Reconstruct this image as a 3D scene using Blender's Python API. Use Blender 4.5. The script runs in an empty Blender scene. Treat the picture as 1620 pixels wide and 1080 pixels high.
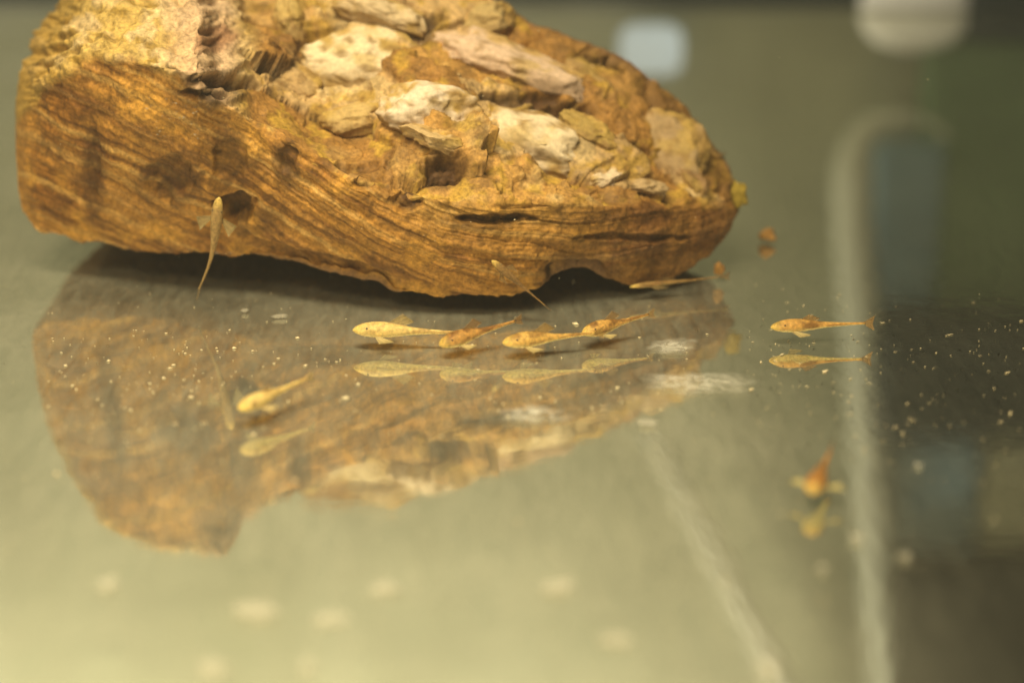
import bpy, bmesh, math, random
import numpy as np
from mathutils import Vector, Matrix

rnd = random.Random(7)
scene = bpy.context.scene
COL = scene.collection

# ------------------------------------------------------------------ camera
H = 0.171                      # camera height over the glass floor (m)
PITCH = math.radians(20.0)
FPX = 3000.0                   # focal length in photo pixels (1620 wide)
cam_d = bpy.data.cameras.new('camera')
cam = bpy.data.objects.new('camera', cam_d)
COL.objects.link(cam)
cam.location = (0, 0, H)
cam.rotation_euler = (math.radians(90) - PITCH, 0, 0)
cam_d.sensor_width = 36.0
cam_d.lens = 36.0 * FPX / 1620.0
cam_d.clip_start = 0.01
cam_d.clip_end = 50
cam_d.dof.use_dof = True
cam_d.dof.focus_distance = 0.500
cam_d.dof.aperture_fstop = 5.0
scene.camera = cam

# ------------------------------------------------------------------ world and lamps
world = bpy.data.worlds.new('World')
scene.world = world
world.use_nodes = True
bg = world.node_tree.nodes['Background']
bg.inputs['Color'].default_value = (0.62, 0.62, 0.52, 1)
bg.inputs['Strength'].default_value = 0.06


def area(name, loc, target, sx, sy, watts, col, spread=180):
    l = bpy.data.lights.new(name, 'AREA')
    l.shape = 'RECTANGLE'
    l.size, l.size_y = sx, sy
    l.energy = watts
    l.color = col
    l.spread = math.radians(spread)
    o = bpy.data.objects.new(name, l)
    COL.objects.link(o)
    o.location = loc
    o.rotation_euler = (Vector(target) - Vector(loc)).to_track_quat('-Z', 'Y').to_euler()
    return o


area('tank_lamp', (-0.10, 0.24, 0.60), (-0.08, 0.34, 0.0), 0.40, 0.12, 2.4, (1.0, 0.84, 0.55), 92)
area('front_fill_lamp', (-0.22, -0.02, 0.52), (-0.06, 0.49, 0.03), 0.20, 0.14, 0.30, (1.0, 0.80, 0.50), 62)  # added fill from the camera side, lights the rock's overhanging face
area('back_lamp', (-0.24, 0.82, 0.61), (-0.24, 1.0, 0.44), 0.70, 0.06, 3.7, (1.0, 0.93, 0.76), 150)

vs = scene.view_settings
vs.view_transform = 'Standard'
vs.look = 'None'
vs.gamma = 1
vs.exposure = 0
vs.use_curve_mapping = False
scene.render.engine = 'CYCLES'
scene.cycles.use_denoising = True
scene.cycles.max_bounces = 8

# ------------------------------------------------------------------ helpers
SP, CP = math.sin(PITCH), math.cos(PITCH)


def ray(px, py):
    a = (px - 810.0) / FPX
    b = (540.0 - py) / FPX
    return a, CP + b * SP, -SP + b * CP


def at_depth(px, py, Y):
    dx, dy, dz = ray(px, py)
    t = Y / dy
    return Vector((dx * t, Y, H + dz * t))


def at_height(px, py, z=0.0):
    dx, dy, dz = ray(px, py)
    t = (z - H) / dz
    return Vector((dx * t, dy * t, z))


def behind(px, py, Y):           # a point at depth Y, found where the glass floor mirrors it
    p = at_depth(px, py, Y)
    return Vector((p.x, Y, -p.z))


def project(P):                  # (n,3) -> photo pixels
    x, y, z = P[:, 0], P[:, 1], P[:, 2] - H
    dep = y * CP - z * SP
    up = y * SP + z * CP
    return 810 + FPX * x / dep, 540 - FPX * up / dep


def _hash(ix, iy, iz, seed):
    h = (ix * 374761393 + iy * 668265263 + iz * 2147483647 + seed * 974634777) & 0xFFFFFFFF
    h = ((h ^ (h >> 13)) * 1274126177) & 0xFFFFFFFF
    h = ((h ^ (h >> 16)) * 2246822519) & 0xFFFFFFFF
    return ((h ^ (h >> 15)) & 0xFFFF) / 32767.5 - 1.0


def noise(x, y, z, seed=0):      # value noise, -1..1
    x, y, z = np.broadcast_arrays(np.asarray(x, float), np.asarray(y, float), np.asarray(z, float))
    ix, iy, iz = (np.floor(v).astype(np.int64) for v in (x, y, z))
    fx, fy, fz = x - ix, y - iy, z - iz
    fx, fy, fz = (f * f * f * (f * (f * 6 - 15) + 10) for f in (fx, fy, fz))
    r = 0
    for a in (0, 1):
        for b in (0, 1):
            for c in (0, 1):
                w = (fx if a else 1 - fx) * (fy if b else 1 - fy) * (fz if c else 1 - fz)
                r = r + w * _hash(ix + a, iy + b, iz + c, seed)
    return r


def fbm(x, y, z, oct=4, seed=0, gain=0.5):
    r, a = 0, 1.0
    for k in range(oct):
        f = 2 ** k
        r = r + a * noise((0.80 * x + 0.60 * y * 0.8 - 0.6 * 0.6 * z) * f, (-0.60 * x + 0.80 * 0.8 * y - 0.8 * 0.6 * z) * f, (0.6 * y + 0.8 * z) * f + 3.7 * k, seed + 17 * k)
        a *= gain
    return r


def sstep(a, b, v):
    t = np.clip((v - a) / (b - a), 0, 1)
    return t * t * (3 - 2 * t)


def tag(o, label=None, cat=None, group=None, kind=None):
    if label: o['label'] = label
    if cat: o['category'] = cat
    if group: o['group'] = group
    if kind: o['kind'] = kind
    return o


def link(name, me, mat, parent=None):
    o = bpy.data.objects.new(name, me)
    if mat and not me.materials:
        me.materials.append(mat)
    COL.objects.link(o)
    if parent:
        o.parent = parent
    return o


def mesh_from(name, V, F, smooth=True, colors=None):
    me = bpy.data.meshes.new(name)
    me.from_pydata([tuple(v) for v in V], [], [tuple(f) for f in F])
    if smooth:
        me.polygons.foreach_set('use_smooth', np.ones(len(me.polygons), bool))
    if colors is not None:
        at = me.color_attributes.new('pigment', 'FLOAT_COLOR', 'POINT')
        c = np.ones((len(V), 4), np.float32)
        c[:, :3] = colors
        at.data.foreach_set('color', c.ravel())
    me.update()
    return me


def grid_mesh(name, P, nu, nv, wrap=True, colors=None):   # P[(nu*nv),3], ring of nv
    me = bpy.data.meshes.new(name)
    me.vertices.add(nu * nv)
    me.vertices.foreach_set('co', P.astype(np.float32).ravel())
    i = np.arange(nu - 1)[:, None]
    j = np.arange(nv if wrap else nv - 1)[None, :]
    jn = (j + 1) % nv
    q = np.stack([i * nv + j, i * nv + jn, (i + 1) * nv + jn, (i + 1) * nv + j], -1).reshape(-1, 4)
    n = len(q)
    me.loops.add(n * 4)
    me.loops.foreach_set('vertex_index', q.ravel().astype(np.int32))
    me.polygons.add(n)
    me.polygons.foreach_set('loop_start', (np.arange(n) * 4).astype(np.int32))
    me.polygons.foreach_set('use_smooth', np.ones(n, bool))
    if colors is not None:
        at = me.color_attributes.new('pigment', 'FLOAT_COLOR', 'POINT')
        c = np.ones((nu * nv, 4), np.float32)
        c[:, :3] = colors
        at.data.foreach_set('color', c.ravel())
    me.update(calc_edges=True)
    me.validate()
    return me


# ------------------------------------------------------------------ materials
def new_mat(name):
    m = bpy.data.materials.new(name)
    m.use_nodes = True
    nt = m.node_tree
    return m, nt, nt.nodes['Principled BSDF']


def N(nt, t, **kw):
    n = nt.nodes.new(t)
    for k, v in kw.items():
        if k.startswith('i_'):
            n.inputs[k[2:].replace('_', ' ')].default_value = v
        else:
            setattr(n, k, v)
    return n


def mix_rgb(nt, fac, a, b, blend='MIX'):
    m = nt.nodes.new('ShaderNodeMix')
    m.data_type = 'RGBA'
    m.blend_type = blend
    for sock, v in ((m.inputs[0], fac), (m.inputs[6], a), (m.inputs[7], b)):
        if isinstance(v, bpy.types.NodeSocket):
            nt.links.new(v, sock)
        elif isinstance(v, (int, float)):
            sock.default_value = v
        else:
            sock.default_value = (*v, 1)
    return m.outputs[2]


def pigment_mat(name, rough=0.6, spec=0.25, grain=900, gstr=0.35, bump=0.35, sss=0.0, alpha=1.0):
    m, nt, p = new_mat(name)
    a = N(nt, 'ShaderNodeAttribute', attribute_name='pigment')
    tc = N(nt, 'ShaderNodeTexCoord')
    n1 = N(nt, 'ShaderNodeTexNoise', i_Scale=grain, i_Detail=5.0, i_Roughness=0.65)
    nt.links.new(tc.outputs['Object'], n1.inputs['Vector'])
    r = N(nt, 'ShaderNodeMapRange')
    r.inputs[1].default_value, r.inputs[2].default_value = 0.3, 0.7
    r.inputs[3].default_value, r.inputs[4].default_value = 1 - gstr, 1 + gstr
    nt.links.new(n1.outputs[0], r.inputs[0])
    mul = N(nt, 'ShaderNodeVectorMath', operation='SCALE')
    nt.links.new(a.outputs['Color'], mul.inputs[0])
    nt.links.new(r.outputs[0], mul.inputs['Scale'])
    nt.links.new(mul.outputs[0], p.inputs['Base Color'])
    p.inputs['Roughness'].default_value = rough
    p.inputs['Specular IOR Level'].default_value = spec
    if bump:
        b = N(nt, 'ShaderNodeBump', i_Strength=bump, i_Distance=0.0006)
        nt.links.new(n1.outputs[0], b.inputs['Height'])
        nt.links.new(b.outputs[0], p.inputs['Normal'])
    if sss:
        p.inputs['Subsurface Weight'].default_value = sss
        p.inputs['Subsurface Radius'].default_value = (0.002, 0.0012, 0.0005)
        p.inputs['Subsurface Scale'].default_value = 1.0
    p.inputs['Alpha'].default_value = alpha
    return m


def plain_mat(name, col, rough=0.5, spec=0.3, var=0.15, scale=30, alpha=1.0):
    m, nt, p = new_mat(name)
    tc = N(nt, 'ShaderNodeTexCoord')
    n1 = N(nt, 'ShaderNodeTexNoise', i_Scale=scale, i_Detail=4.0)
    nt.links.new(tc.outputs['Object'], n1.inputs['Vector'])
    c = mix_rgb(nt, n1.outputs[0], tuple(v * (1 - var) for v in col), tuple(min(1, v * (1 + var)) for v in col))
    nt.links.new(c, p.inputs['Base Color'])
    p.inputs['Roughness'].default_value = rough
    p.inputs['Specular IOR Level'].default_value = spec
    p.inputs['Alpha'].default_value = alpha
    return m


M_ROCK = pigment_mat('rock', rough=0.62, spec=0.22, grain=1000, gstr=0.42, bump=0.55)
M_CHUNK = pigment_mat('pale_stone', rough=0.7, spec=0.2, grain=800, gstr=0.22, bump=0.4)
M_FISH = pigment_mat('fish_skin', rough=0.55, spec=0.2, grain=1300, gstr=0.45, bump=0.25, sss=0.2, alpha=0.9)
M_FIN = pigment_mat('fin', rough=0.4, spec=0.3, grain=1500, gstr=0.15, bump=0.0, alpha=0.45)
M_EYE = plain_mat('eye', (0.03, 0.02, 0.012), 0.2, 0.5)
M_SPECK = plain_mat('sediment', (0.66, 0.56, 0.34), 0.6, 0.4, 0.4, 400)
M_FLAKE = plain_mat('white_flake', (0.74, 0.70, 0.56), 0.7, 0.2, 0.1, 200, alpha=0.15)
M_FILM, nt, p = new_mat('film')
p.inputs['Base Color'].default_value = (0.62, 0.60, 0.50, 1)
p.inputs['Roughness'].default_value = 0.8
_a = N(nt, 'ShaderNodeAttribute', attribute_name='pigment')
_t = N(nt, 'ShaderNodeTexCoord')
_n = N(nt, 'ShaderNodeTexNoise', i_Scale=260.0, i_Detail=5.0, i_Roughness=0.7, i_Distortion=0.6)
nt.links.new(_t.outputs['Object'], _n.inputs['Vector'])
_r = N(nt, 'ShaderNodeMapRange')
_r.inputs[1].default_value, _r.inputs[2].default_value, _r.inputs[3].default_value, _r.inputs[4].default_value = 0.34, 0.66, 0.0, 0.9
nt.links.new(_n.outputs[0], _r.inputs[0])
_m = N(nt, 'ShaderNodeMath', operation='MULTIPLY')
nt.links.new(_a.outputs['Fac'], _m.inputs[0])
nt.links.new(_r.outputs[0], _m.inputs[1])
nt.links.new(_m.outputs[0], p.inputs['Alpha'])

M_SCRAP = plain_mat('scrap', (0.30, 0.16, 0.04), 0.7, 0.2, 0.4, 500)
M_HOSE = plain_mat('pale_hose', (0.56, 0.57, 0.46), 0.45, 0.4, 0.06, 40)
M_WHITE = plain_mat('white_plastic', (0.88, 0.87, 0.82), 0.4, 0.4, 0.04, 30)
M_BLACK = plain_mat('black_plastic', (0.022, 0.034, 0.032), 0.5, 0.3, 0.3, 30)
M_SLATE = plain_mat('slate_plastic', (0.24, 0.36, 0.42), 0.5, 0.3, 0.25, 25)
M_GREEN = plain_mat('green_film', (0.19, 0.28, 0.16), 0.8, 0.2, 0.3, 25)
M_TAN = plain_mat('tan_panel', (0.85, 0.85, 0.62), 0.7, 0.2, 0.1, 25)


def floor_material():
    m, nt, p = new_mat('glass_floor')
    nt.nodes.remove(p)
    out = nt.nodes['Material Output']
    tc = N(nt, 'ShaderNodeTexCoord')
    n1 = N(nt, 'ShaderNodeTexNoise', i_Scale=14.0, i_Detail=5.0, i_Roughness=0.6)
    nt.links.new(tc.outputs['Object'], n1.inputs['Vector'])
    film = N(nt, 'ShaderNodeBsdfDiffuse')
    nt.links.new(mix_rgb(nt, n1.outputs[0], (0.29, 0.28, 0.19), (0.42, 0.42, 0.32)), film.inputs['Color'])
    gl = N(nt, 'ShaderNodeBsdfGlossy')
    gl.inputs['Color'].default_value = (0.82, 0.82, 0.72, 1)
    gl.inputs['Roughness'].default_value = 0.05
    r = N(nt, 'ShaderNodeMapRange')
    r.inputs[1].default_value, r.inputs[2].default_value = 0.3, 0.7
    r.inputs[3].default_value, r.inputs[4].default_value = 0.18, 0.31
    nt.links.new(n1.outputs[0], r.inputs[0])
    n3 = N(nt, 'ShaderNodeTexNoise', i_Scale=70.0, i_Detail=3.0)
    nt.links.new(tc.outputs['Object'], n3.inputs['Vector'])
    bp = N(nt, 'ShaderNodeBump', i_Strength=0.06, i_Distance=0.001)
    nt.links.new(n3.outputs[0], bp.inputs['Height'])
    nt.links.new(bp.outputs[0], gl.inputs['Normal'])
    mp = N(nt, 'ShaderNodeMapping')
    mp.inputs['Scale'].default_value = (260, 55, 1)
    mp.inputs['Rotation'].default_value = (0, 0, 0.5)
    nt.links.new(tc.outputs['Object'], mp.inputs['Vector'])
    n4 = N(nt, 'ShaderNodeTexNoise', i_Scale=1.0, i_Detail=7.0, i_Roughness=0.7, i_Distortion=0.8)
    nt.links.new(mp.outputs[0], n4.inputs['Vector'])
    r4 = N(nt, 'ShaderNodeMapRange')
    r4.inputs[1].default_value, r4.inputs[2].default_value = 0.35, 0.75
    r4.inputs[3].default_value, r4.inputs[4].default_value = -0.06, 0.16
    nt.links.new(n4.outputs[0], r4.inputs[0])
    ad = N(nt, 'ShaderNodeMath', operation='ADD', use_clamp=True)
    nt.links.new(r.outputs[0], ad.inputs[0])
    nt.links.new(r4.outputs[0], ad.inputs[1])
    mx = N(nt, 'ShaderNodeMixShader')
    sep = N(nt, 'ShaderNodeSeparateXYZ')
    nt.links.new(tc.outputs['Object'], sep.inputs[0])
    r2 = N(nt, 'ShaderNodeMapRange', interpolation_type='SMOOTHSTEP')   # film thins towards the right side of the glass
    r2.inputs[1].default_value, r2.inputs[2].default_value = 0.03, 0.10
    r2.inputs[3].default_value, r2.inputs[4].default_value = 1.0, 0.20
    nt.links.new(sep.outputs[0], r2.inputs[0])
    mm = N(nt, 'ShaderNodeMath', operation='MULTIPLY')
    nt.links.new(ad.outputs[0], mm.inputs[0])
    nt.links.new(r2.outputs[0], mm.inputs[1])
    nt.links.new(mm.outputs[0], mx.inputs[0])
    nt.links.new(gl.outputs[0], mx.inputs[1])
    nt.links.new(film.outputs[0], mx.inputs[2])
    nt.links.new(mx.outputs[0], out.inputs['Surface'])
    return m


def wall_material():
    m, nt, p = new_mat('tank_back')
    tc = N(nt, 'ShaderNodeTexCoord')
    mp = N(nt, 'ShaderNodeMapping')
    mp.inputs['Scale'].default_value = (11, 11, 1.3)
    nt.links.new(tc.outputs['Object'], mp.inputs['Vector'])
    n1 = N(nt, 'ShaderNodeTexNoise', i_Scale=1.0, i_Detail=3.0)
    nt.links.new(mp.outputs[0], n1.inputs['Vector'])
    n2 = N(nt, 'ShaderNodeTexNoise', i_Scale=16.0, i_Detail=4.0)
    nt.links.new(tc.outputs['Object'], n2.inputs['Vector'])
    c = mix_rgb(nt, n1.outputs[0], (0.18, 0.185, 0.10), (0.47, 0.47, 0.33))
    c = mix_rgb(nt, 0.25, c, n2.outputs[0], 'OVERLAY')
    nt.links.new(c, p.inputs['Base Color'])
    p.inputs['Roughness'].default_value = 0.8
    p.inputs['Specular IOR Level'].default_value = 0.1
    return m


# ------------------------------------------------------------------ the tank: mirror-like glass floor and its back panel
YB = 1.0                         # depth of the tank's back


def slab(name, lo, hi, mat, parent=None, bev=0.0):
    bm = bmesh.new()
    bmesh.ops.create_cube(bm, size=1)
    for v in bm.verts:
        v.co = Vector([lo[k] + (v.co[k] + 0.5) * (hi[k] - lo[k]) for k in range(3)])
    if bev:
        bmesh.ops.bevel(bm, geom=bm.edges[:], offset=bev, segments=3, affect='EDGES', profile=0.6)
    me = bpy.data.meshes.new(name)
    bm.to_mesh(me)
    bm.free()
    return link(name, me, mat, parent)


tag(slab('floor', (-0.6, 0.10, -0.008), (0.6, YB, 0.0), floor_material()), kind='structure')
tag(slab('wall', (-0.9, YB + 0.006, -0.06), (0.9, YB + 0.03, 0.9), wall_material()), kind='structure')
tag(slab('tank_rim', (-0.6, YB - 0.012, 0.0005), (0.6, YB + 0.002, 0.005), M_BLACK, bev=0.0015),
    'dark strip along the top edge of the picture behind the rock', 'tank rim')


def tube(name, pts, rad, mat, parent=None, seg=16, cap=True):
    pts = [Vector(p) for p in pts]
    V, F = [], []
    n = len(pts)
    for i, p in enumerate(pts):
        t = (pts[min(i + 1, n - 1)] - pts[max(i - 1, 0)]).normalized()
        s = t.cross(Vector((0, 1, 0)))
        if s.length < 1e-4:
            s = t.cross(Vector((1, 0, 0)))
        s.normalize()
        u = s.cross(t)
        r = rad[i] if isinstance(rad, (list, tuple)) else rad
        for k in range(seg):
            a = 2 * math.pi * k / seg
            V.append(p + s * (r * math.cos(a)) + u * (r * math.sin(a)))
    for i in range(n - 1):
        for k in range(seg):
            F.append((i * seg + k, i * seg + (k + 1) % seg, (i + 1) * seg + (k + 1) % seg, (i + 1) * seg + k))
    if cap:
        F.append(tuple(range(seg))[::-1])
        F.append(tuple((n - 1) * seg + k for k in range(seg)))
    return link(name, mesh_from(name, V, F), mat, parent)


def smooth_path(pts, n=60):
    P = np.array([list(p) for p in pts])
    t = np.linspace(0, 1, len(P))
    tt = np.linspace(0, 1, n)
    Q = np.stack([np.interp(tt, t, P[:, k]) for k in range(3)], 1)
    for _ in range(10):
        Q[1:-1] = 0.25 * Q[:-2] + 0.5 * Q[1:-1] + 0.25 * Q[2:]
    return [tuple(q) for q in Q]


# things on the tank's back, which the floor mirrors
YO = 0.95
hose_pts = [behind(x, y, YO) for x, y in
            ((1418, 1300), (1402, 1080), (1385, 860), (1370, 640), (1356, 440), (1347, 310), (1350, 240), (1372, 200), (1415, 182), (1460, 186), (1500, 215))]
tag(tube('pale_hose', smooth_path(hose_pts, 80), [0.0082 + 0.0028 * min(1, i / 30) if i < 44 else max(0.0012, 0.0110 - 0.0098 * (i - 44) / 26) for i in range(80)], M_HOSE),
    'blurred pale upright tube right of the fish, bent over at its end', 'tube')
hp2 = [behind(x, y, YO + 0.02) for x, y in ((1020, 665), (1090, 800), (1160, 930), (1235, 1075), (1330, 1260))]
tag(tube('thin_hose', smooth_path(hp2, 40), [0.0040 + 0.0026 * min(1, i / 20) for i in range(40)], plain_mat('clear_hose', (0.66, 0.64, 0.50), 0.4, 0.4, 0.05, alpha=1.0)),
    'faint blurred slanting pale tube in the lower middle of the floor', 'tube')


def panel(name, x0, y0, x1, y1, Y, thick, mat, label, cat, bev=0.006):
    a, b = behind(x0, y0, Y), behind(x1, y1, Y)
    lo = (min(a.x, b.x), Y, min(a.z, b.z))
    hi = (max(a.x, b.x), Y + thick, max(a.z, b.z))
    return tag(slab(name, lo, hi, mat, bev=bev), label, cat)


panel('green_panel', 1470, 60, 1900, 500, 0.972, 0.02, M_GREEN, 'blurred dull green panel at the upper right edge', 'panel')
panel('grey_panel', 1392, 230, 1478, 505, 0.968, 0.02, M_SLATE, 'blurred grey green strip beside the bend of the pale tube', 'panel')
panel('black_box', 1395, 515, 1900, 700, 0.93, 0.04, M_BLACK, 'blurred dark box at the right edge behind the speckled floor', 'box', 0.012)
panel('slate_box', 1398, 690, 1545, 880, 0.955, 0.03, M_SLATE, 'blurred slate blue block right of the pale tube', 'box', 0.01)
panel('tan_box', 1550, 702, 1900, 905, 0.965, 0.02, M_TAN, 'blurred tan block at the lower right edge', 'box', 0.012)
panel('black_tray', 1412, 890, 1900, 1300, 0.94, 0.035, plain_mat('charcoal', (0.006, 0.008, 0.009), 0.6, 0.1, 0.3, 30), 'blurred dark block in the bottom right corner', 'box', 0.01)
panel('corner_box', 1530, -60, 1900, 70, 0.955, 0.03, M_BLACK, 'blurred dark shape in the top right corner', 'box', 0.012)

# white domed foot beside the tank's back
pd = behind(1440, 15, 0.974)
V, F = [], []
nr, ns = 14, 40
for i in range(nr + 1):
    a = i / nr * math.pi / 2
    rr = 0.0285 * math.cos(a) ** 0.95
    for k in range(ns):
        b = 2 * math.pi * k / ns
        V.append((pd.x + rr * math.cos(b), 0.962 + rr * math.sin(b) * 0.3, 0.0008 + 0.021 * math.sin(a) ** 0.9))
for i in range(nr):
    for k in range(ns):
        F.append((i * ns + k, i * ns + (k + 1) % ns, (i + 1) * ns + (k + 1) % ns, (i + 1) * ns + k))
F.append(tuple(range(ns))[::-1])
tag(link('white_dome', mesh_from('white_dome', V, F), M_WHITE),
    'blurred white rounded shape at the top edge right of the rock', 'dome')

# daylight window pane reflected behind the rock
m, nt, p = new_mat('daylight')
p.inputs['Base Color'].default_value = (0.6, 0.7, 0.8, 1)
p.inputs['Emission Color'].default_value = (0.66, 0.80, 1.0, 1)
p.inputs['Emission Strength'].default_value = 0.38
wc = behind(1030, 80, 0.985)
V = [(wc.x + 0.0165 * math.copysign(abs(math.cos(a)) ** 0.5, math.cos(a)), y_, wc.z + 0.0130 * math.copysign(abs(math.sin(a)) ** 0.5, math.sin(a)))
     for y_ in (0.985, 0.989) for a in [2 * math.pi * k / 40 for k in range(40)]]
F = [tuple(range(40)), tuple(range(40, 80))[::-1]] + [(k, 40 + k, 40 + (k + 1) % 40, (k + 1) % 40) for k in range(40)]
tag(link('window_pane', mesh_from('window_pane', V, F, False), m), 'blurred blue white patch of daylight above the right slope of the rock', 'window')

# turbid water
hz = slab('haze', (-1.2, -0.15, -1.07), (1.2, 1.25, 0.95), None)
m = bpy.data.materials.new('turbid_water')
m.use_nodes = True
nt = m.node_tree
nt.nodes.remove(nt.nodes['Principled BSDF'])
pv = N(nt, 'ShaderNodeVolumePrincipled', i_Density=0.115, i_Anisotropy=0.2)
pv.inputs['Color'].default_value = (0.86, 0.88, 0.80, 1)
nt.links.new(pv.outputs[0], nt.nodes['Material Output'].inputs['Volume'])
hz.data.materials.append(m)
tag(hz, kind='stuff')

# ------------------------------------------------------------------ the rock
def curve(pts):
    xs, ys = zip(*pts)
    return lambda x: np.interp(x, xs, ys)


c_bot = curve([(25, 236), (28, 300), (36, 335), (60, 368), (130, 382), (250, 400), (380, 408), (480, 424), (560, 448), (625, 470), (700, 476), (780, 469),
               (845, 460), (862, 446), (882, 434), (905, 424), (940, 428), (968, 441), (985, 449), (1000, 448), (1050, 434), (1088, 420), (1116, 400), (1138, 376), (1155, 352), (1169, 334)])
c_brow = curve([(25, 225), (28, 175), (36, 140), (60, 86), (100, 30), (125, -10), (160, -55), (250, -88), (325, -105), (355, -85), (390, 0), (430, 95), (480, 160), (560, 205), (640, 188),
                (700, 190), (760, 220), (840, 240), (980, 292), (1060, 312), (1120, 322), (1160, 326), (1169, 328)])
c_depth = curve([(25, 0.532), (60, 0.524), (200, 0.518), (340, 0.508), (480, 0.500), (640, 0.4905), (760, 0.489), (900, 0.498), (1000, 0.507), (1100, 0.518), (1169, 0.534)])
c_top = curve([(25, 215), (60, 60), (120, -25), (200, -150), (340, -190), (420, -160), (600, -120), (700, -50), (780, 2), (850, 42), (900, 52), (950, 74), (1000, 100), (1050, 150),
               (1100, 205), (1150, 272), (1162, 305), (1169, 322)])
c_tdep = curve([(25, 0.003), (60, 0.03), (150, 0.055), (400, 0.07), (700, 0.060), (950, 0.050), (1100, 0.030), (1160, 0.010), (1169, 0.003)])
c_ridge = curve([(20, 200), (60, 150), (110, 112), (155, 92), (210, 100), (260, 112), (320, 150), (390, 185), (450, 214), (540, 275), (610, 302), (700, 318), (800, 322), (900, 322), (1000, 328), (1169, 326)])
c_flow = curve([(0, 0), (200, 85), (400, 190), (600, 325), (700, 372), (800, 392), (950, 392), (1100, 366), (1170, 340)])

NU, NV = 760, 600
u = np.linspace(0, 1, NU)
u = 0.55 * u + 0.45 * (0.5 - 0.5 * np.cos(np.pi * u))
sx = 25 + (1169 - 25) * u


def px_to(px, py, Y):
    a, b = (px - 810.0) / FPX, (540.0 - py) / FPX
    t = Y / (CP + b * SP)
    return a * t, Y, H + (-SP + b * CP) * t


c_rdep = curve([(25, 0.533), (40, 0.522), (60, 0.514), (110, 0.502), (200, 0.490), (315, 0.4815), (352, 0.489), (430, 0.489), (560, 0.482), (640, 0.483), (760, 0.486), (900, 0.491), (980, 0.498), (1040, 0.508), (1100, 0.518), (1169, 0.5345)])
c_fgap = curve([(25, 0.001), (60, 0.012), (150, 0.050), (345, 0.078), (385, 0.060), (440, 0.032), (600, 0.024), (800, 0.018), (1050, 0.008), (1169, 0.0005)])
c_rmid = curve([(25, 228), (28, 190), (36, 165), (60, 140), (110, 112), (155, 92), (210, 98), (255, 104), (295, 108), (318, 114), (345, 154), (390, 184), (450, 212), (540, 272), (610, 298), (700, 316), (800, 320), (900, 322), (1000, 328), (1120, 330), (1169, 331)])
D = c_depth(sx)
Bx, By, Bz = px_to(sx, c_bot(sx) + 3.0 * fbm(sx / 26, 0.3, 0.7, 4, 55) * sstep(40, 90, sx) * sstep(1150, 1100, sx), D)
Bz = np.maximum(Bz, 0.0025)
RD = c_rdep(sx)
Rx, Ry, Rz = px_to(sx, c_rmid(sx), RD)
Rz = np.maximum(Rz, Bz + 0.0002)
D2 = RD + c_fgap(sx)
Fx, Fy, Fz = px_to(sx, c_brow(sx), D2)
Fz = np.maximum(Fz, Rz + 0.0002)
Td = D2 + c_tdep(sx)
Tx, Ty, Tz = px_to(sx, c_top(sx), Td)
Tz = np.maximum(Tz, Fz + 0.0005)
end = sstep(0, 0.035, u) * sstep(0, 0.035, 1 - u)
Kx, Ky = Bx * 0.3 + Tx * 0.7, np.maximum(Ty, By + 0.004) + 0.016 * end
Kz = np.minimum(0.0018 + 0 * Bz, Bz)
Kz = Kz + (Bz - Kz) * np.maximum(sstep(1010, 1110, sx), sstep(190, 70, sx))
Ky = Ky - (Ky - By) * 0.45 * sstep(1030, 1150, sx)

n0, n1b, n2, n3, n4 = 190, 70, 190, 70, 80
n1 = n0 + n1b


def seg(a, b, n, bulge=0.0):
    t = np.linspace(0, 1, n, endpoint=False)[None, :]
    r = [p[:, None] * (1 - t) + q[:, None] * t for p, q in zip(a, b)]
    r[1] = r[1] - bulge * np.sin(np.pi * t)
    return r


bul = (0.004 * end)[:, None]
pB, pR, pF, pT, pK = (Bx, By, Bz), (Rx, Ry, Rz), (Fx, Fy, Fz), (Tx, Ty, Tz), (Kx, Ky, Kz)
segs = [seg(pB, pR, n0, bul * 0.6), seg(pR, pF, n1b), seg(pF, pT, n2), seg(pT, pK, n3, -bul), seg(pK, pB, n4)]
Xg, Yg, Zg = (np.concatenate([q[k] for q in segs], 1) for k in range(3))
for _ in range(10):
    Yg = 0.25 * np.roll(Yg, 1, 1) + 0.5 * Yg + 0.25 * np.roll(Yg, -1, 1)
    Zg = 0.25 * np.roll(Zg, 1, 1) + 0.5 * Zg + 0.25 * np.roll(Zg, -1, 1)
    Xg = 0.25 * np.roll(Xg, 1, 1) + 0.5 * Xg + 0.25 * np.roll(Xg, -1, 1)
for _ in range(6):
    for A in (Xg, Yg, Zg):
        A[1:-1] = 0.25 * A[:-2] + 0.5 * A[1:-1] + 0.25 * A[2:]
wsm = (sstep(335, 385, sx) * sstep(560, 480, sx))[:, None]
for A in (Xg, Yg, Zg):
    A2 = A.copy()
    for _ in range(160):
        A2[1:-1] = 0.25 * A2[:-2] + 0.5 * A2[1:-1] + 0.25 * A2[2:]
    A += (A2 - A) * wsm
# lean the ends so that the outline is not a straight slice
P = np.stack([Xg, Yg, Zg], -1)


def normals(P):
    du = np.gradient(P, axis=0)
    dv = np.roll(P, -1, 1) - np.roll(P, 1, 1)
    n = np.cross(dv, du)
    l = np.linalg.norm(n, axis=-1, keepdims=True)
    return n / np.maximum(l, 1e-12)


nrm = normals(P)
ctr = P.mean(1, keepdims=True)
if np.sum((P - ctr) * nrm) < 0:
    nrm = -nrm
pf = P.reshape(-1, 3)
px, py = project(pf)
vv = np.tile(np.arange(NV), NU)
is_front = (vv < n1 + n2)
x, y, z = pf.T
ridge = c_ridge(px) + 9 * fbm(px / 40, py / 60, 0, 3, 5)
wtop = sstep(-10, 10, ridge - py) * is_front        # 1 above the striped face
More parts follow.
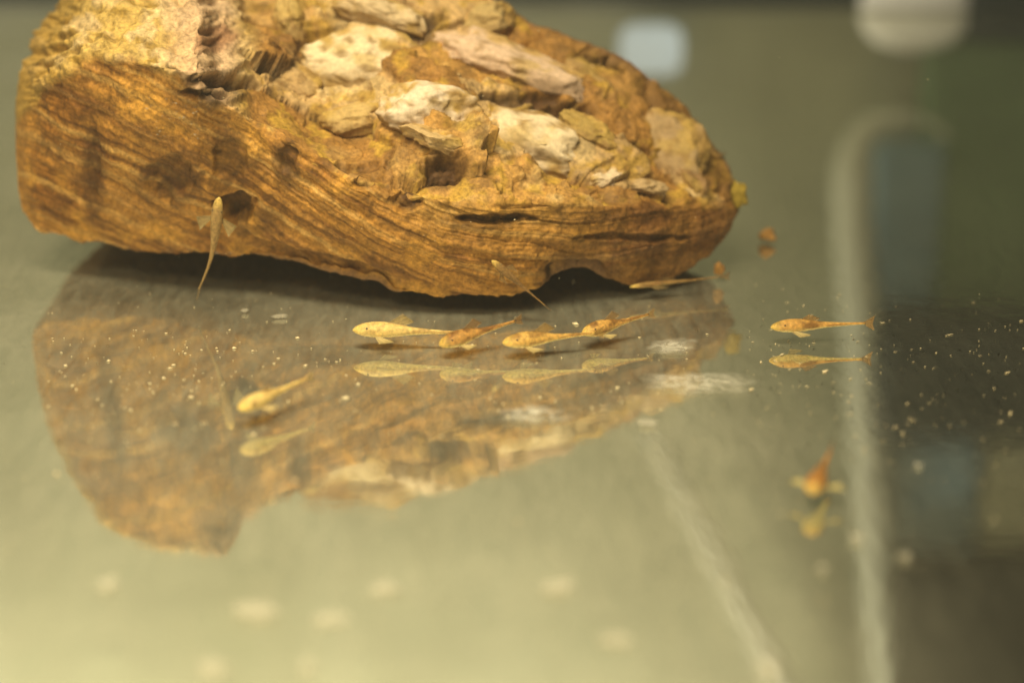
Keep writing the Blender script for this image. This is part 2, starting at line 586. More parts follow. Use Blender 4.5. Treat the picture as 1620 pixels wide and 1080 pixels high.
# front: 1 in the striped face
s = py - c_flow(px) + 6 * fbm(px / 220, py / 150, 0.3, 3, 11) + 1.5 * fbm(px / 26, py / 26, 2.3, 2, 12)
along = px
face = (1 - wtop)
# block facets on the upper part
rng = np.random.default_rng(4)
seeds = []
while len(seeds) < 42:
    k = rng.integers(0, len(pf))
    if vv[k] < n1 + n2 + 20 and wtop[k] > 0.5 and px[k] > 380:
        seeds.append(k)
S = pf[seeds]
warp = pf + 0.0022 * np.stack([fbm(x / .008, y / .008, z / .008, 3, 31 + 7 * k) for k in range(3)], 1)
d1 = np.full(len(pf), 9.0)
d2 = np.full(len(pf), 9.0)
idx = np.zeros(len(pf), int)
for k, sp in enumerate(S):
    q = warp - sp
    d = np.sqrt(((q[:, 0] * 0.9 - q[:, 2] * 0.43) * 0.55) ** 2 + q[:, 1] ** 2 + ((q[:, 2] * 0.9 + q[:, 0] * 0.43) * 1.7) ** 2)
    closer = d < d1
    d2 = np.where(closer, d1, np.minimum(d2, d))
    idx = np.where(closer, k, idx)
    d1 = np.where(closer, d, d1)
hgt = rng.uniform(-0.0022, 0.0030, len(S))
tilt = rng.normal(0, 0.16, (len(S), 3))
crack = sstep(0.0026, 0.0, d2 - d1)
facet = hgt[idx] + np.sum((warp - S[idx]) * tilt[idx], 1) - 0.0009 * crack + 0.0008 * (0.6 - np.abs(fbm(x / .012 - z / .03, y / .008, z / .005 + x / .014, 4, 33)))
wb = wtop * sstep(370, 430, px)
tl = (py - 0.36 * px) / 27 + 0.9 * fbm(px / 110, py / 60, 7.0, 3, 45) + 0.25 * fbm(px / 22, py / 22, 8.0, 2, 46)
tli = np.floor(tl).astype(np.int64)
tseg = np.floor(px / 95 + 0.6 * noise(px / 60, py / 25, 3.0, 47) + 0.37 * tli).astype(np.int64)
ledge = 0.0017 * _hash(tli, tseg, tli * 0, 19) - 0.0010 * (tl - tli)
facet = 0.75 * facet + ledge

disp = 0.0016 * fbm(x / .030, y / .030, z / .030, 3, 1)
disp = disp + 0.0006 * fbm(x / .007, y / .007, z / .007, 4, 2)
disp = disp + wb * facet
# layered splitting of the face: sharp little steps that follow the strata
st = fbm(s / 13, along / 260, 0.0, 2, 41)
st2 = fbm(s / 4.2, along / 190, 3.0, 2, 42)
lay = np.floor(s / 21 + 0.8 * noise(along / 160, s / 90, 4.0, 43))
stepv = _hash(lay.astype(np.int64), lay.astype(np.int64) * 0, lay.astype(np.int64) * 0, 9)
disp = disp + face * is_front * (0.00038 * st + 0.00022 * st2 + 0.0005 * stepv * sstep(250, 520, px))
# creases on the pale lobe at top left
wl = wtop * (1 - sstep(370, 420, px))
cre = 1 - np.abs(fbm(px / 34 + py / 60, py / 17, 5.0, 3, 51))
disp = disp + wl * (0.0026 * (cre - 0.6) + 0.002 * sstep(30, 110, py) * 0.5)
# pockets and hollows (photo position, radii, depth)
pock = [(368, 335, 34, 26, .0055), (350, 128, 62, 12, .0045), (318, 150, 45, 9, .003), (700, 268, 36, 18, .006), (578, 291, 24, 11, .004), (642, 322, 30, 13, .003),
        (268, 282, 34, 34, .0022), (365, 255, 26, 34, .0016), (455, 252, 16, 26, .0018), (150, 255, 12, 55, .0010), (785, 346, 66, 9, .0026), (915, 430, 50, 20, .003),
        (650, 28, 60, 9, .004), (560, 255, 60, 10, .0025), (880, 180, 60, 14, .004), (820, 160, 70, 8, .003), (1000, 375, 90, 7, .0015)]
dark = [(268, 285, 52, 44, .95), (365, 250, 34, 54, .85), (455, 258, 22, 46, .9), (150, 265, 20, 85, .85), (395, 350, 50, 34, .7), (330, 150, 70, 26, .6), (175, 345, 40, 14, .35),  # soft shadows painted on the rock: centre, radii, weight
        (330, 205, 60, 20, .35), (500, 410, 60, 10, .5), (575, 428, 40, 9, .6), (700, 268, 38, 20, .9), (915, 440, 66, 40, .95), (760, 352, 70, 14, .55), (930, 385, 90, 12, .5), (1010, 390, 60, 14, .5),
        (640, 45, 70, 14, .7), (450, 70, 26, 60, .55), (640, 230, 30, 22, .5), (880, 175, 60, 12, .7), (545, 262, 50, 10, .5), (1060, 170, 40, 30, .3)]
stain = np.zeros(len(pf))  # mask for shade painted into the rock's pigment
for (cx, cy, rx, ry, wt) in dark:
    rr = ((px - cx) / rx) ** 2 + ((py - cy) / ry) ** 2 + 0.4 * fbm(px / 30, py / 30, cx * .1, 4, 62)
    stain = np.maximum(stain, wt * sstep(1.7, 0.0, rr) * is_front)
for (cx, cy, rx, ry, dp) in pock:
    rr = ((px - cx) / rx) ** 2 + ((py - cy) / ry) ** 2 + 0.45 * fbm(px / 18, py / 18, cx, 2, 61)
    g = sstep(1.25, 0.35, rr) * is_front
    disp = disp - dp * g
    stain = np.maximum(stain, g * min(1, dp / .003))  # recess shade painted into the colour of each hollow
# overhanging broken edge running down right from the hollow
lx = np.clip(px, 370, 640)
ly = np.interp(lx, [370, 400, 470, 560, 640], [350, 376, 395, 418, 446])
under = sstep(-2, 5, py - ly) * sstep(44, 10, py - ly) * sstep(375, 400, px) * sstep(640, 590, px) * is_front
disp = disp - 0.0020 * under
disp = disp + 0.0008 * sstep(16, 0, np.abs(py - ly + 8)) * sstep(375, 400, px) * sstep(640, 590, px) * is_front
disp = disp + 0.00022 * fbm(x / .0016, y / .0016, z / .0016, 2, 3)
disp = disp * np.repeat(sstep(0, 0.03, u) * 0.9 + 0.1, NV) * np.repeat(sstep(0, 0.03, 1 - u) * 0.9 + 0.1, NV)
P2 = pf + nrm.reshape(-1, 3) * disp[:, None]
P2[:, 2] = np.maximum(P2[:, 2], 0.0015)

# pigment
def lerp(a, b, t):
    return a + (np.asarray(b) - a) * t[:, None]


col = np.tile(np.array([0.42, 0.235, 0.066]), (len(pf), 1))
big = fbm(x / .022, y / .022, z / .022, 3, 71)
med = fbm(x / .006, y / .006, z / .006, 4, 72)
fin = fbm(x / .0018, y / .0018, z / .0018, 3, 73)
col = lerp(col, (0.24, 0.115, 0.028), sstep(-0.1, 0.8, big + 0.4 * med) * 0.9)
band = 0.75 * fbm(s / 9, along / 420, 1.0, 3, 74) + 0.45 * fbm(s / 26, along / 500, 1.0, 2, 76)
bnd2 = fbm(s / 3.4, along / 300, 6.0, 2, 75)
col = lerp(col, (0.60, 0.41, 0.19), face * sstep(0.1, 0.75, band) * 0.8)
col = lerp(col, (0.14, 0.064, 0.018), face * sstep(0.15, 0.85, -band + 0.3 * bnd2) * 0.75)
col = lerp(col, (0.13, 0.052, 0.016), face * sstep(0.3, 0.9, bnd2) * 0.62 * sstep(-0.5, 0.5, big + med))
col = lerp(col, (0.46, 0.28, 0.14), face * sstep(0.45, 0.9, -bnd2) * 0.5)
col = lerp(col, (0.60, 0.36, 0.09), face * sstep(0.1, 0.8, fbm(x / .012, y / .012, z / .009, 3, 77)) * 0.6)
col = lerp(col, (0.10, 0.045, 0.014), face * sstep(0.45, 0.8, fbm(x / .0035 , y / .004, z / .0028, 3, 78)) * 0.3)
# the right end is darker and redder, with a dull olive tint higher up
col = lerp(col, (0.145, 0.072, 0.030), face * sstep(820, 1050, px) * 0.75)
col = lerp(col, (0.30, 0.20, 0.065), face * sstep(610, 700, px) * sstep(1000, 850, px) * sstep(400, 330, py) * 0.55)
# upper part: tan with yellow algae and brown dirt
tan = np.tile(np.array([0.46, 0.275, 0.085]), (len(pf), 1))
tan = lerp(tan, (0.56, 0.42, 0.20), sstep(0.15, 0.8, fbm(x / .013, y / .013, z / .013, 3, 81)))
cellr = rng.uniform(0, 1, len(S))[idx]
tan = lerp(tan, (0.60, 0.48, 0.30), sstep(0.74, 0.8, cellr) * 0.5)
tan = lerp(tan, (0.27, 0.14, 0.035), sstep(0.45, 0.36, cellr) * 0.7)
tan = lerp(tan, (0.46, 0.31, 0.05), sstep(0.05, 0.7, fbm(x / .005, y / .005, z / .005, 4, 82)) * 0.75)
tan = lerp(tan, (0.17, 0.095, 0.028), sstep(0.25, 0.85, med + 0.5 * fin) * 0.7)
tan = lerp(tan, (0.24, 0.14, 0.045), sstep(900, 1060, px + 0.9 * (130 - py)) * 0.8)
tan = lerp(tan, (0.13, 0.07, 0.02), crack * 0.25)
lobe = np.tile(np.array([0.52, 0.38, 0.13]), (len(pf), 1))
lobe = lerp(lobe, (0.62, 0.50, 0.33), sstep(0.0, 0.6, fbm(px / 45, py / 30, 0, 3, 83)) * 0.7)
lobe = lerp(lobe, (0.26, 0.17, 0.03), sstep(0.1, 0.7, fbm(px / 26 + py / 60, py / 11, 2, 3, 84)) * 0.85)
lobe = lerp(lobe, (0.58, 0.42, 0.32), sstep(240, 300, px) * sstep(395, 350, px) * 0.75)
lobe = lerp(lobe, (0.30, 0.17, 0.10), sstep(1.2, 0.3, ((px - 340) / 36) ** 2 + ((py - 62) / 24) ** 2) * 0.9)
lobe = lerp(lobe, (0.40, 0.26, 0.06), sstep(140, 60, px) * 0.8)
up = lerp(tan, lobe, (1 - sstep(370, 420, px))[:, ]) if False else tan + (lobe - tan) * (1 - sstep(370, 410, px))[:, None]
col = col + (up - col) * wtop[:, None]
# bright lip along the ridge
lip = sstep(16, 2, np.abs(ridge - py)) * sstep(390, 420, px) * sstep(760, 600, px) * is_front
col = lerp(col, (0.55, 0.42, 0.16), lip * sstep(-0.3, 0.4, med) * 0.8)
col = lerp(col, (0.06, 0.028, 0.012), stain * sstep(-0.8, 0.3, med + 0.6) * 0.85)  # darken the pigment by the painted shade
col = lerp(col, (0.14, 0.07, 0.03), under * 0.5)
col = col * (1 + (np.array([0.84, 0.75, 0.48]) - 1) * (1 - 0.45 * wtop[:, None]))
col = np.clip(col * (1 + 0.26 * fin[:, None]), 0.004, 0.8)
back = (~is_front)
col[back] = col[back] * 0 + np.array([0.20, 0.11, 0.045])

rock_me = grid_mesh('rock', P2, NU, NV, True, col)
# close the two ends
rock = bpy.data.objects.new('rock', None)
COL.objects.link(rock)
base = Vector((float(P2[:, 0].mean()), float(P2[:, 1].mean()), 0.0))
rock.location = base
tag(rock, 'large layered orange brown rock with pale chunks lying on the mirror floor', 'rock')


def under_rock(o):
    o.parent = rock
    o.matrix_parent_inverse = Matrix.Translation(-base)
    return o


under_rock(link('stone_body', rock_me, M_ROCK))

# pale chunks grown into the rock: (photo centre, half width, half height, turn, colour)
PX2, PY2 = project(P2)
front_ids = np.where(is_front)[0]
pale = (0.72, 0.60, 0.38)
pink = (0.60, 0.44, 0.30)
chunks = [((566, 100), 92, 50, -0.10, pale, .010), ((802, 110), 116, 40, -0.22, pink, .011), 
          ((676, 182), 74, 38, -0.08, (0.70, .58, .42), .011), ((690, 224), 50, 16, -0.3, (0.50, .36, .17), .009), ((842, 240), 122, 42, -0.30, (0.68, .56, .36), .010),
          ((960, 284), 30, 15, 0.3, (0.62, .50, .33), .007), ((1042, 238), 66, 52, -0.5, (0.36, .25, .12), .008), ((600, 20), 70, 26, -0.3, (0.58, .45, .26), .010),
          ((760, 40), 52, 24, 0.3, (0.44, .32, .13), .009), ((925, 130), 54, 24, -0.5, (0.34, .22, .08), .008), ((560, 190), 52, 22, 0.1, (0.48, .34, .13), .006),
          ((470, 130), 34, 22, -0.6, (0.44, .30, .13), .006), ((455, 30), 26, 40, 0.2, (0.46, .33, .12), .008), ((930, 210), 44, 18, -0.5, (0.36, .25, .07), .007),
          ((1090, 285), 34, 24, -0.9, (0.25, .15, .06), .006), ((1010, 300), 40, 14, -0.1, (0.42, .30, .15), .006)]
rc = np.random.default_rng(11)
for ci, ((cx, cy), hw, hh, rot, c0, dep) in enumerate(chunks):
    k = front_ids[np.argmin((PX2[front_ids] - cx) ** 2 + (PY2[front_ids] - cy) ** 2)]
    c = P2[k]
    sc = (c[1] * CP - (c[2] - H) * SP) / FPX
    bm = bmesh.new()
    bmesh.ops.create_icosphere(bm, subdivisions=5, radius=1)
    Q = np.array([v.co[:] for v in bm.verts])
    Fc = [[v.index for v in f.verts] for f in bm.faces]
    bm.free()
    # flatten by random planes to get broken facets
    R = Q.copy()
    for _ in range(9):
        nv = rc.normal(0, 1, 3)
        nv /= np.linalg.norm(nv)
        h = rc.uniform(0.62, 0.88)
        dd = R @ nv - h
        R = R - np.maximum(dd, 0)[:, None] * nv * 0.96
    fb = fbm(R[:, 0] * 2.2 + ci * 9, R[:, 1] * 2.2, R[:, 2] * 2.2, 5, 91)
    led = np.round(R[:, 2] * 5 + 0.8 * noise(R[:, 0] * 2, R[:, 1] * 2, ci, 95)) / 5 - R[:, 2]
    R = R * (1 + 0.13 * fb + 0.14 * led)[:, None]
    R = R + 0.065 * np.stack([fbm(R[:, 0] * 3.1 + 5 * q_, R[:, 1] * 3.1 + ci, R[:, 2] * 3.1, 3, 93 + q_) for q_ in range(3)], 1)
    R = R * np.array([hw * 1.18, 1, hh * 1.25]) * np.array([sc, dep, sc])
    ca, sa = math.cos(rot), math.sin(rot)
    G = np.stack([R[:, 0] * ca - R[:, 2] * sa, R[:, 1], R[:, 0] * sa + R[:, 2] * ca], 1)
    # lie back with the slope of the rock's top
    lean = 0.55
    cl, sl = math.cos(lean), math.sin(lean)
    G = np.stack([G[:, 0], G[:, 1] * cl + G[:, 2] * sl, -G[:, 1] * sl * 0.5 + G[:, 2] * cl * 1.12], 1)
    W = G + c + np.array([0, dep * 0.42, -dep * 0.05])
    W[:, 2] = np.maximum(W[:, 2], 0.002)
    cc = np.tile(np.array(c0), (len(W), 1))
    f1 = fbm(W[:, 0] / .006, W[:, 1] / .006, W[:, 2] / .006, 4, 97)
    f2 = fbm(W[:, 0] / .0024, W[:, 1] / .004, W[:, 2] / .0018, 3, 98)
    rim = np.sqrt(Q[:, 0] ** 2 + Q[:, 2] ** 2) + 0.30 * f1 + 0.12 * f2
    cc = lerp(cc, (0.44, 0.28, 0.075), sstep(0.70, 1.0, rim) * 0.9)
    cc = lerp(cc, (0.42, 0.29, 0.07), sstep(0.05, 0.6, f1) * 0.6)
    cc = lerp(cc, (0.22, 0.13, 0.04), sstep(0.3, 0.8, f2 + 0.3 * f1) * 0.7)
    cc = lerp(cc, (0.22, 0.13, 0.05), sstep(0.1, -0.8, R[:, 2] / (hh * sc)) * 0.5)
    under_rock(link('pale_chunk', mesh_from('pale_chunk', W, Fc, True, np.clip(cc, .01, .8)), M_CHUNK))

# ------------------------------------------------------------------ fish fry
T_R = [0, .015, .05, .10, .17, .25, .33, .42, .52, .64, .76, .87, .94]
W_R = [.12, .42, .70, .90, 1.0, .98, .86, .64, .42, .28, .20, .15, .13]
H_R = [.10, .30, .54, .76, .92, .96, .88, .68, .46, .32, .24, .19, .18]


def fish(label, head, tail, width, back, belly, upv=(0, 0, 1), bend=0.0, dorsal=1.0, spot=(0.13, 0.055, 0.015), mott=0.6, seed=0, tailfan=1.0, pec=1.0, group='small young fish on the tank floor'):
    head, tail = Vector(head), Vector(tail)
    L = (tail - head).length
    f = (tail - head).normalized()
    up = Vector(upv)
    side = f.cross(up).normalized()
    up = side.cross(f).normalized()
    root = bpy.data.objects.new('fish', None)
    COL.objects.link(root)
    root.location = head
    tag(root, label, 'fish', group)
    NS, NRG = 44, 24
    Vv, C = [], []
    r0 = width * 0.5

    def spine(t):
        return f * (L * t) + side * (bend * L * math.sin(t * math.pi * 1.3) * 0.5 * t)
    for i in range(NS):
        t = 0.94 * i / (NS - 1)
        w = float(np.interp(t, T_R, W_R)) * r0
        h = float(np.interp(t, T_R, H_R)) * r0 * 0.92
        ctr = spine(t)
        for k in range(NRG):
            a = 2 * math.pi * k / NRG
            cs, sn = math.cos(a), math.sin(a)
            hh = h * (1.05 * sn if sn > 0 else 0.72 * sn)
            Vv.append(ctr + side * (w * cs) + up * hh)
            C.append((t, sn))
    Fq = [(i * NRG + k, i * NRG + (k + 1) % NRG, (i + 1) * NRG + (k + 1) % NRG, (i + 1) * NRG + k) for i in range(NS - 1) for k in range(NRG)]
    Fq.append(tuple(range(NRG))[::-1])
    Fq.append(tuple((NS - 1) * NRG + k for k in range(NRG)))
    A = np.array([list(v) for v in Vv])
    C = np.array(C)
    co = np.tile(np.array(belly), (len(A), 1))
    co = lerp(co, back, sstep(-0.55, 0.15, C[:, 1]))
    nz = fbm(C[:, 0] * 9 + seed * 7.7, C[:, 1] * 1.4, seed, 3, 101)
    co = lerp(co, spot, sstep(-0.1, 0.4, nz) * mott * sstep(-0.5, 0.1, C[:, 1]))
    co = lerp(co, (0.72, 0.52, 0.13), sstep(0.13, 0.03, C[:, 0]) * 0.6)
    body = link('body', mesh_from('body', A, Fq, True, np.clip(co, .01, .85)), M_FISH, root)

    def fin(name, base_pts, tip_pts, c):
        n = len(base_pts)
        th = 0.00012
        pts, fc = [], []
        for k in range(n):
            for q in range(4):
                s_ = q / 3
                pts.append(Vector(base_pts[k]).lerp(Vector(tip_pts[k]), s_))
        nn = (Vector(tip_pts[0]) - Vector(base_pts[0])).cross(Vector(base_pts[-1]) - Vector(base_pts[0]))
        if nn.length < 1e-9:
            nn = (Vector(tip_pts[0]) - Vector(base_pts[0])).cross(Vector(tip_pts[-1]) - Vector(tip_pts[0]))
        nn = nn.normalized() * th
        m_ = len(pts)
        allp = [p_ + nn * (1 if i_ % 1 == 0 else 1) for i_, p_ in enumerate(pts)] + [p_ - nn for p_ in pts]
        for k in range(n - 1):
            for q in range(3):
                a_, b_, c_, d_ = k * 4 + q, k * 4 + q + 1, (k + 1) * 4 + q + 1, (k + 1) * 4 + q
                fc.append((a_, b_, c_, d_))
                fc.append((m_ + d_, m_ + c_, m_ + b_, m_ + a_))
        rim = [k * 4 for k in range(n)] + [(n - 1) * 4 + q for q in (1, 2, 3)] + [k * 4 + 3 for k in range(n - 2, -1, -1)] + [2, 1]
        for a_, b_ in zip(rim, rim[1:] + rim[:1]):
            fc.append((a_, m_ + a_, m_ + b_, b_))
        cc = np.tile(np.array(c), (len(allp), 1))
        rays = np.array([0.72 if (i_ // 4) % 2 else 1.1 for i_ in range(m_)] * 2)
        return link(name, mesh_from(name, allp, fc, True, cc * rays[:, None]), M_FIN, root)

    fc_ = tuple(0.75 * b for b in back)
    if dorsal:
        bp, tp = [], []
        for k in range(7):
            t = 0.30 + 0.13 * k / 6
            h = float(np.interp(t, T_R, H_R)) * r0 * 0.9
            b_ = spine(t) + up * h
            bp.append(b_)
            tp.append(b_ + (up * (1.0 - 0.55 * k / 6) * 0.085 + f * (0.13 - 0.03 * k / 6)) * L * dorsal)
        fin('dorsal_fin', bp, tp, fc_)
    e = spine(0.93)
    bp, tp = [], []
    for k in range(7):
        q = (k / 6 - 0.5) * 2
        bp.append(e + up * (q * r0 * 0.16))
        tp.append(e + f * (L * (0.085 + 0.02 * abs(q))) + up * (q * L * 0.062 * tailfan))
    fin('tail_fin', bp, tp, fc_)
    if pec:
        for sg in (-1, 1):
            b0 = spine(0.20) + side * (sg * r0 * 0.85) - up * (r0 * 0.35)
            bp, tp = [], []
            for k in range(6):
                q = k / 5
                bp.append(b0 + f * (q * L * 0.035))
                tp.append(b0 + f * (L * (0.05 + 0.12 * q)) + side * (sg * L * (0.13 - 0.05 * q) * pec) - up * (r0 * 0.15))
            fin('pectoral_fin', bp, tp, tuple(0.9 * b for b in belly))
    for sg in (-1, 1):
        bm = bmesh.new()
        bmesh.ops.create_icosphere(bm, subdivisions=2, radius=r0 * 0.13)
        c_ = spine(0.13) + side * (sg * r0 * 0.72) + up * (r0 * 0.42)
        for v in bm.verts:
            v.co += c_
        me = bpy.data.meshes.new('eye')
        bm.to_mesh(me)
        bm.free()
        link('eye', me, M_EYE, root)
    return root


YEL = (0.62, 0.46, 0.16)
ORG = (0.52, 0.30, 0.075)
WHT = (0.80, 0.64, 0.27)
GRN = (0.46, 0.37, 0.14)
ah = at_height
fish('pale yellow small fish leftmost in the row below the rock', ah(558, 522, .0052), ah(742, 527, .0048), .0052, YEL, WHT, mott=.6, seed=1, spot=(.3, .18, .05))
fish('brown mottled small fish, second in the row, tail raised', ah(695, 546, .0040), ah(822, 506, .0072), .0051, (0.44, .24, .06), WHT, mott=.8, seed=2, dorsal=1.1)
fish('yellow headed small fish, third in the row, touching the one ahead', ah(795, 543, .0046), ah(950, 526, .0050), .0051, (0.58, .36, .09), WHT, mott=.6, seed=3)
fish('orange brown small fish at the right end of the row, tail up', ah(922, 528, .0045), ah(1032, 496, .0062), .0049, ORG, WHT, mott=.75, seed=4)
fish('orange small fish alone right of the row, crossing the pale tube', ah(1219, 518, .0046), ah(1378, 511, .0050), .0044, ORG, WHT, mott=.7, seed=5, tailfan=1.2, dorsal=.6)
fish('yellow small fish at left in front of the mirrored rock', ah(378, 648, .0052), ah(492, 596, .0066), .0045, YEL, WHT, mott=.6, seed=6, spot=(.34, .2, .05), dorsal=.4)
fish('orange small fish in the lower right seen from its head end', ah(1284, 780, .0045), ah(1316, 708, .0062), .0045, (0.36, .17, .035), (0.66, .56, .22), mott=.6, seed=7, pec=1.4, dorsal=.7)
fish('thin pale fish clinging to the rock, tail hanging below it', at_depth(347, 312, .4905), at_depth(319, 468, .4930), .0032, (0.32, .21, .075), (0.42, .33, .14), upv=(0, -1, 0.2), bend=-0.12, mott=.35, seed=8,
     spot=(.26, .17, .06), dorsal=0, tailfan=.6, pec=1.1, group='small young fish on the rock')
fish('faint slender fish under the middle of the rock, tail pointing down right', at_depth(778, 412, .4815), at_depth(868, 488, .484), .0022, (0.25, .15, .05), (0.34, .22, .08), upv=(0, -1, 0.3), mott=.4, seed=9,
     dorsal=0, tailfan=.5, pec=.7, group='small young fish on the rock')
fish('slender pale fish along the bottom edge of the rock at right', at_depth(996, 454, .502), at_depth(1150, 437, .510), .0020, (0.26, .16, .05), (0.36, .26, .10), mott=.4, seed=10, dorsal=.4, tailfan=.7, pec=.6,
     group='small young fish on the rock')

# ------------------------------------------------------------------ scraps, flakes, stains and sediment
def blob(name, c, rx, ry, rz, mat, label, cat, group=None, seed=0, parent=None, rot=0):
    bm = bmesh.new()
    bmesh.ops.create_icosphere(bm, subdivisions=3, radius=1)
    Q = np.array([v.co[:] for v in bm.verts])
    Fc = [[v.index for v in f_.verts] for f_ in bm.faces]
    bm.free()
    Q = Q * (1 + 0.5 * fbm(Q[:, 0] * 1.3 + seed * 5.1, Q[:, 1] * 1.3, Q[:, 2] * 1.3, 3, 111))[:, None]
    Q = Q * np.array([rx, ry, rz])
    ca, sa = math.cos(rot), math.sin(rot)
    Q = np.stack([Q[:, 0] * ca - Q[:, 1] * sa, Q[:, 0] * sa + Q[:, 1] * ca, Q[:, 2]], 1)
    Q[:, 2] -= Q[:, 2].min()
    o = link(name, mesh_from(name, Q, Fc), mat)
    o.location = c
    return tag(o, label, cat, group)


blob('brown_scrap', ah(1215, 382, .0005), .0024, .002, .0022, M_SCRAP, 'small brown scrap right of the tip of the rock', 'debris', seed=1)
blob('brown_scrap', ah(1138, 436, .002), .0016, .0014, .0018, M_SCRAP, 'tiny brown scrap at the lower right end of the rock', 'debris', seed=2)
blob('algae_tuft', at_depth(1169, 328, .532), .0022, .002, .0034, plain_mat('algae', (0.26, .19, .03), .8, .1, .4, 600), 'small olive tuft at the right tip of the rock', 'algae', seed=3)

flakes = [(405, 968, 5.0, 2.6, 0, 'pale flake near the bottom left, largest of the bottom flakes'), (520, 980, 4.6, 1.7, .1, 'long pale flake right of the largest bottom flake'),
          (612, 932, 4.0, 2.0, .6, 'slanted pale flake below the mirrored rock'), (882, 930, 4.6, 1.8, .5, 'pale streaky flake in the bottom middle'),
          (978, 1012, 4.4, 1.6, 0, 'wide pale flake at bottom right of the middle'), (335, 1058, 3.6, 2.2, 0, 'pale flake at the bottom edge on the left'),
          (485, 1056, 2.4, 1.8, 0, 'small pale flake at the bottom edge left of the middle'), (1215, 1058, 2.8, 2.2, 0, 'bright white flake at the bottom edge below the slanting tube'),
          (1355, 853, 2.4, 1.3, -.2, 'white flake on the pale tube, right of the lowest fish'), (1432, 882, 2.0, .9, -.1, 'faint flake right of the pale tube in the lower right'),
          (1452, 737, 1.9, .7, -.6, 'small slanted white flake on the slate block'), (1025, 672, 2.8, 1.6, 0, 'pale flake at the upper end of the slanting tube'),
          (170, 925, 3.0, 2.2, 0, 'faint pale flake in the bottom left corner area'), (388, 494, 1.4, .9, .3, 'small white flake in the dark gap under the rock'),
          (442, 503, 2.8, .55, .15, 'thin white sliver in the dark gap under the rock'), (1300, 900, 1.8, .8, 0, 'faint small flake below the lowest fish')]
for i, (fx, fy, a, b, r, lab) in enumerate(flakes):
    k = 0.00068
    blob('pale_flake', ah(fx, fy, .0003), a * k, b * k * 1.6, .0004, M_FLAKE, lab, 'flake', 'pale flakes on the tank floor', seed=i + 20, rot=r)


def film(cx, cy, hw, hh, rot, lab, seed):
    c = ah(cx, cy, .0006 + seed * .00004)
    k = c.length and (c - Vector((0, 0, H))).length / FPX
    Vv, Fq = [], []
    n, rings = 48, 6
    for j in range(1, rings + 1):
        for i in range(n):
            a = 2 * math.pi * i / n
            rr = j / rings * (1 + 0.30 * float(fbm(math.cos(a) * 1.6 + seed * 3, math.sin(a) * 1.6, seed, 3, 121)))
            X, Y_ = hw * k * rr * math.cos(a), hh * k * 2.7 * rr * math.sin(a)
            Vv.append((c.x + X * math.cos(rot) - Y_ * math.sin(rot), c.y + X * math.sin(rot) + Y_ * math.cos(rot), c.z + 0.0004 * (1 - (j / rings) ** 2)))
    Vv.append((c.x, c.y, c.z + .0004))
    for j in range(rings - 1):
        for i in range(n):
            Fq.append((j * n + i, (j + 1) * n + i, (j + 1) * n + (i + 1) % n, j * n + (i + 1) % n))
    for i in range(n):
        Fq.append((n * rings, i, (i + 1) % n))
    fade = np.array([1 - (j / rings) ** 1.5 for j in range(1, rings + 1) for _ in range(n)] + [1.0])
    tag(link('stain', mesh_from('stain', Vv, Fq, True, np.repeat(fade[:, None], 3, 1)), M_FILM), lab, 'stain', 'whitish stains on the tank floor')


film(1100, 605, 85, 22, .0, 'large whitish stain right of the row of fish', 1)
film(1065, 548, 45, 15, .5, 'small grey stain behind the last fish of the row', 2)
film(845, 655, 60, 15, -.1, 'whitish stain below the mirrored fish in the middle', 3)


def specks(name, pts, mat, label):
    Vv, Fq = [], []
    for (p, r, el, an) in pts:
        o = len(Vv)
        ca, sa = math.cos(an), math.sin(an)
        for (a, b, c) in ((1, 0, 0), (-1, 0, 0), (0, 1, 0), (0, -1, 0), (0, 0, 1), (0, 0, -1)):
            j = rnd.uniform(.7, 1.3)
            X, Y_, Z = a * r * el * j, b * r * j, c * r * .7 * j
            Vv.append((p[0] + X * ca - Y_ * sa, p[1] + X * sa + Y_ * ca, max(p[2] + Z, .0002)))
        for t in ((0, 2, 4), (2, 1, 4), (1, 3, 4), (3, 0, 4), (2, 0, 5), (1, 2, 5), (3, 1, 5), (0, 3, 5)):
            Fq.append(tuple(o + q for q in t))
    tag(link(name, mesh_from(name, Vv, Fq, False), mat), label, kind='stuff')


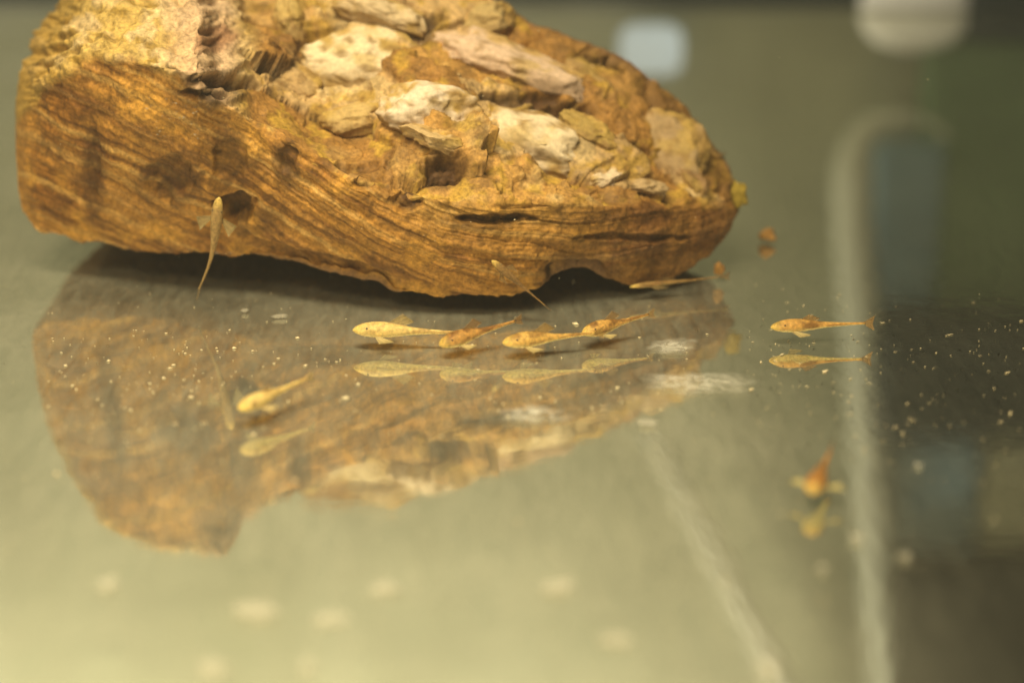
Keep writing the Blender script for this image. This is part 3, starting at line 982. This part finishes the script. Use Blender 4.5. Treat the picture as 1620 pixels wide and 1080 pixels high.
pts = []
for _ in range(330):
    X, Y_ = rnd.uniform(60, 1150), rnd.gauss(590, 85)
    if Y_ < 480: continue
    pts.append((ah(X, Y_, .0001), 0.00019 * rnd.lognormvariate(0, .5), rnd.uniform(1, 1.7), rnd.uniform(0, 3)))
for _ in range(160):
    pts.append((ah(rnd.gauss(290, 130), rnd.gauss(580, 70), .0001), 0.00019 * rnd.lognormvariate(0, .5), rnd.uniform(1, 1.7), rnd.uniform(0, 3)))
for _ in range(760):
    X, Y_ = rnd.uniform(1180, 1640), rnd.gauss(590, 75)
    if Y_ < 440: continue
    pts.append((ah(X, Y_, .0001), 0.00011 * rnd.lognormvariate(0, .45), rnd.choice((1, 1.5, 2.5, 4.5)), rnd.gauss(.5, .5)))
for _ in range(120):
    pts.append((ah(rnd.uniform(0, 1620), rnd.uniform(440, 950), .0001), 0.00012 * rnd.lognormvariate(0, .5), 1.2, 0))
specks('sediment', pts, M_SPECK, 'tiny pale sediment specks scattered over the tank floor')
pts = []
cand = front_ids[(PX2[front_ids] > 60) & (PX2[front_ids] < 700) & (PY2[front_ids] > 60)]
for _ in range(70):
    k = cand[rnd.randrange(len(cand))]
    pts.append((P2[k] + np.array([0, -.0002, .0001]), 0.00013 * rnd.lognormvariate(0, .4), 1.2, 0))
near = np.where(is_front & (np.abs(PX2 - 258) < 60) & (np.abs(PY2 - 188) < 34))[0]
for _ in range(45):
    k = near[rnd.randrange(len(near))]
    pts.append((P2[k] + np.array([0, -.0003, .0002]), 0.00022 * rnd.lognormvariate(0, .4), 1.2, 0))
edge = np.where(is_front & (np.abs(PY2 - c_bot(PX2)) < 9) & (PX2 > 50) & (PX2 < 640))[0]
for _ in range(90):
    k = edge[rnd.randrange(len(edge))]
    pts.append((P2[k] + np.array([0, -.0002, 0]), 0.00016 * rnd.lognormvariate(0, .4), 1.3, 0))
specks('grit', pts, M_FLAKE, 'tiny white grit caught on the face of the rock')

pts = []
for _ in range(170):
    Yw = rnd.uniform(.40, .62)
    q = at_depth(rnd.uniform(0, 1620), rnd.uniform(-10, 700), min(Yw, .475))
    if q.z < .004: continue
    pts.append((q, 0.00007 * rnd.lognormvariate(0, .4), rnd.uniform(1, 2.5), rnd.uniform(0, 3)))
specks('suspended_specks', pts, M_SPECK, 'tiny specks drifting in the cloudy water')
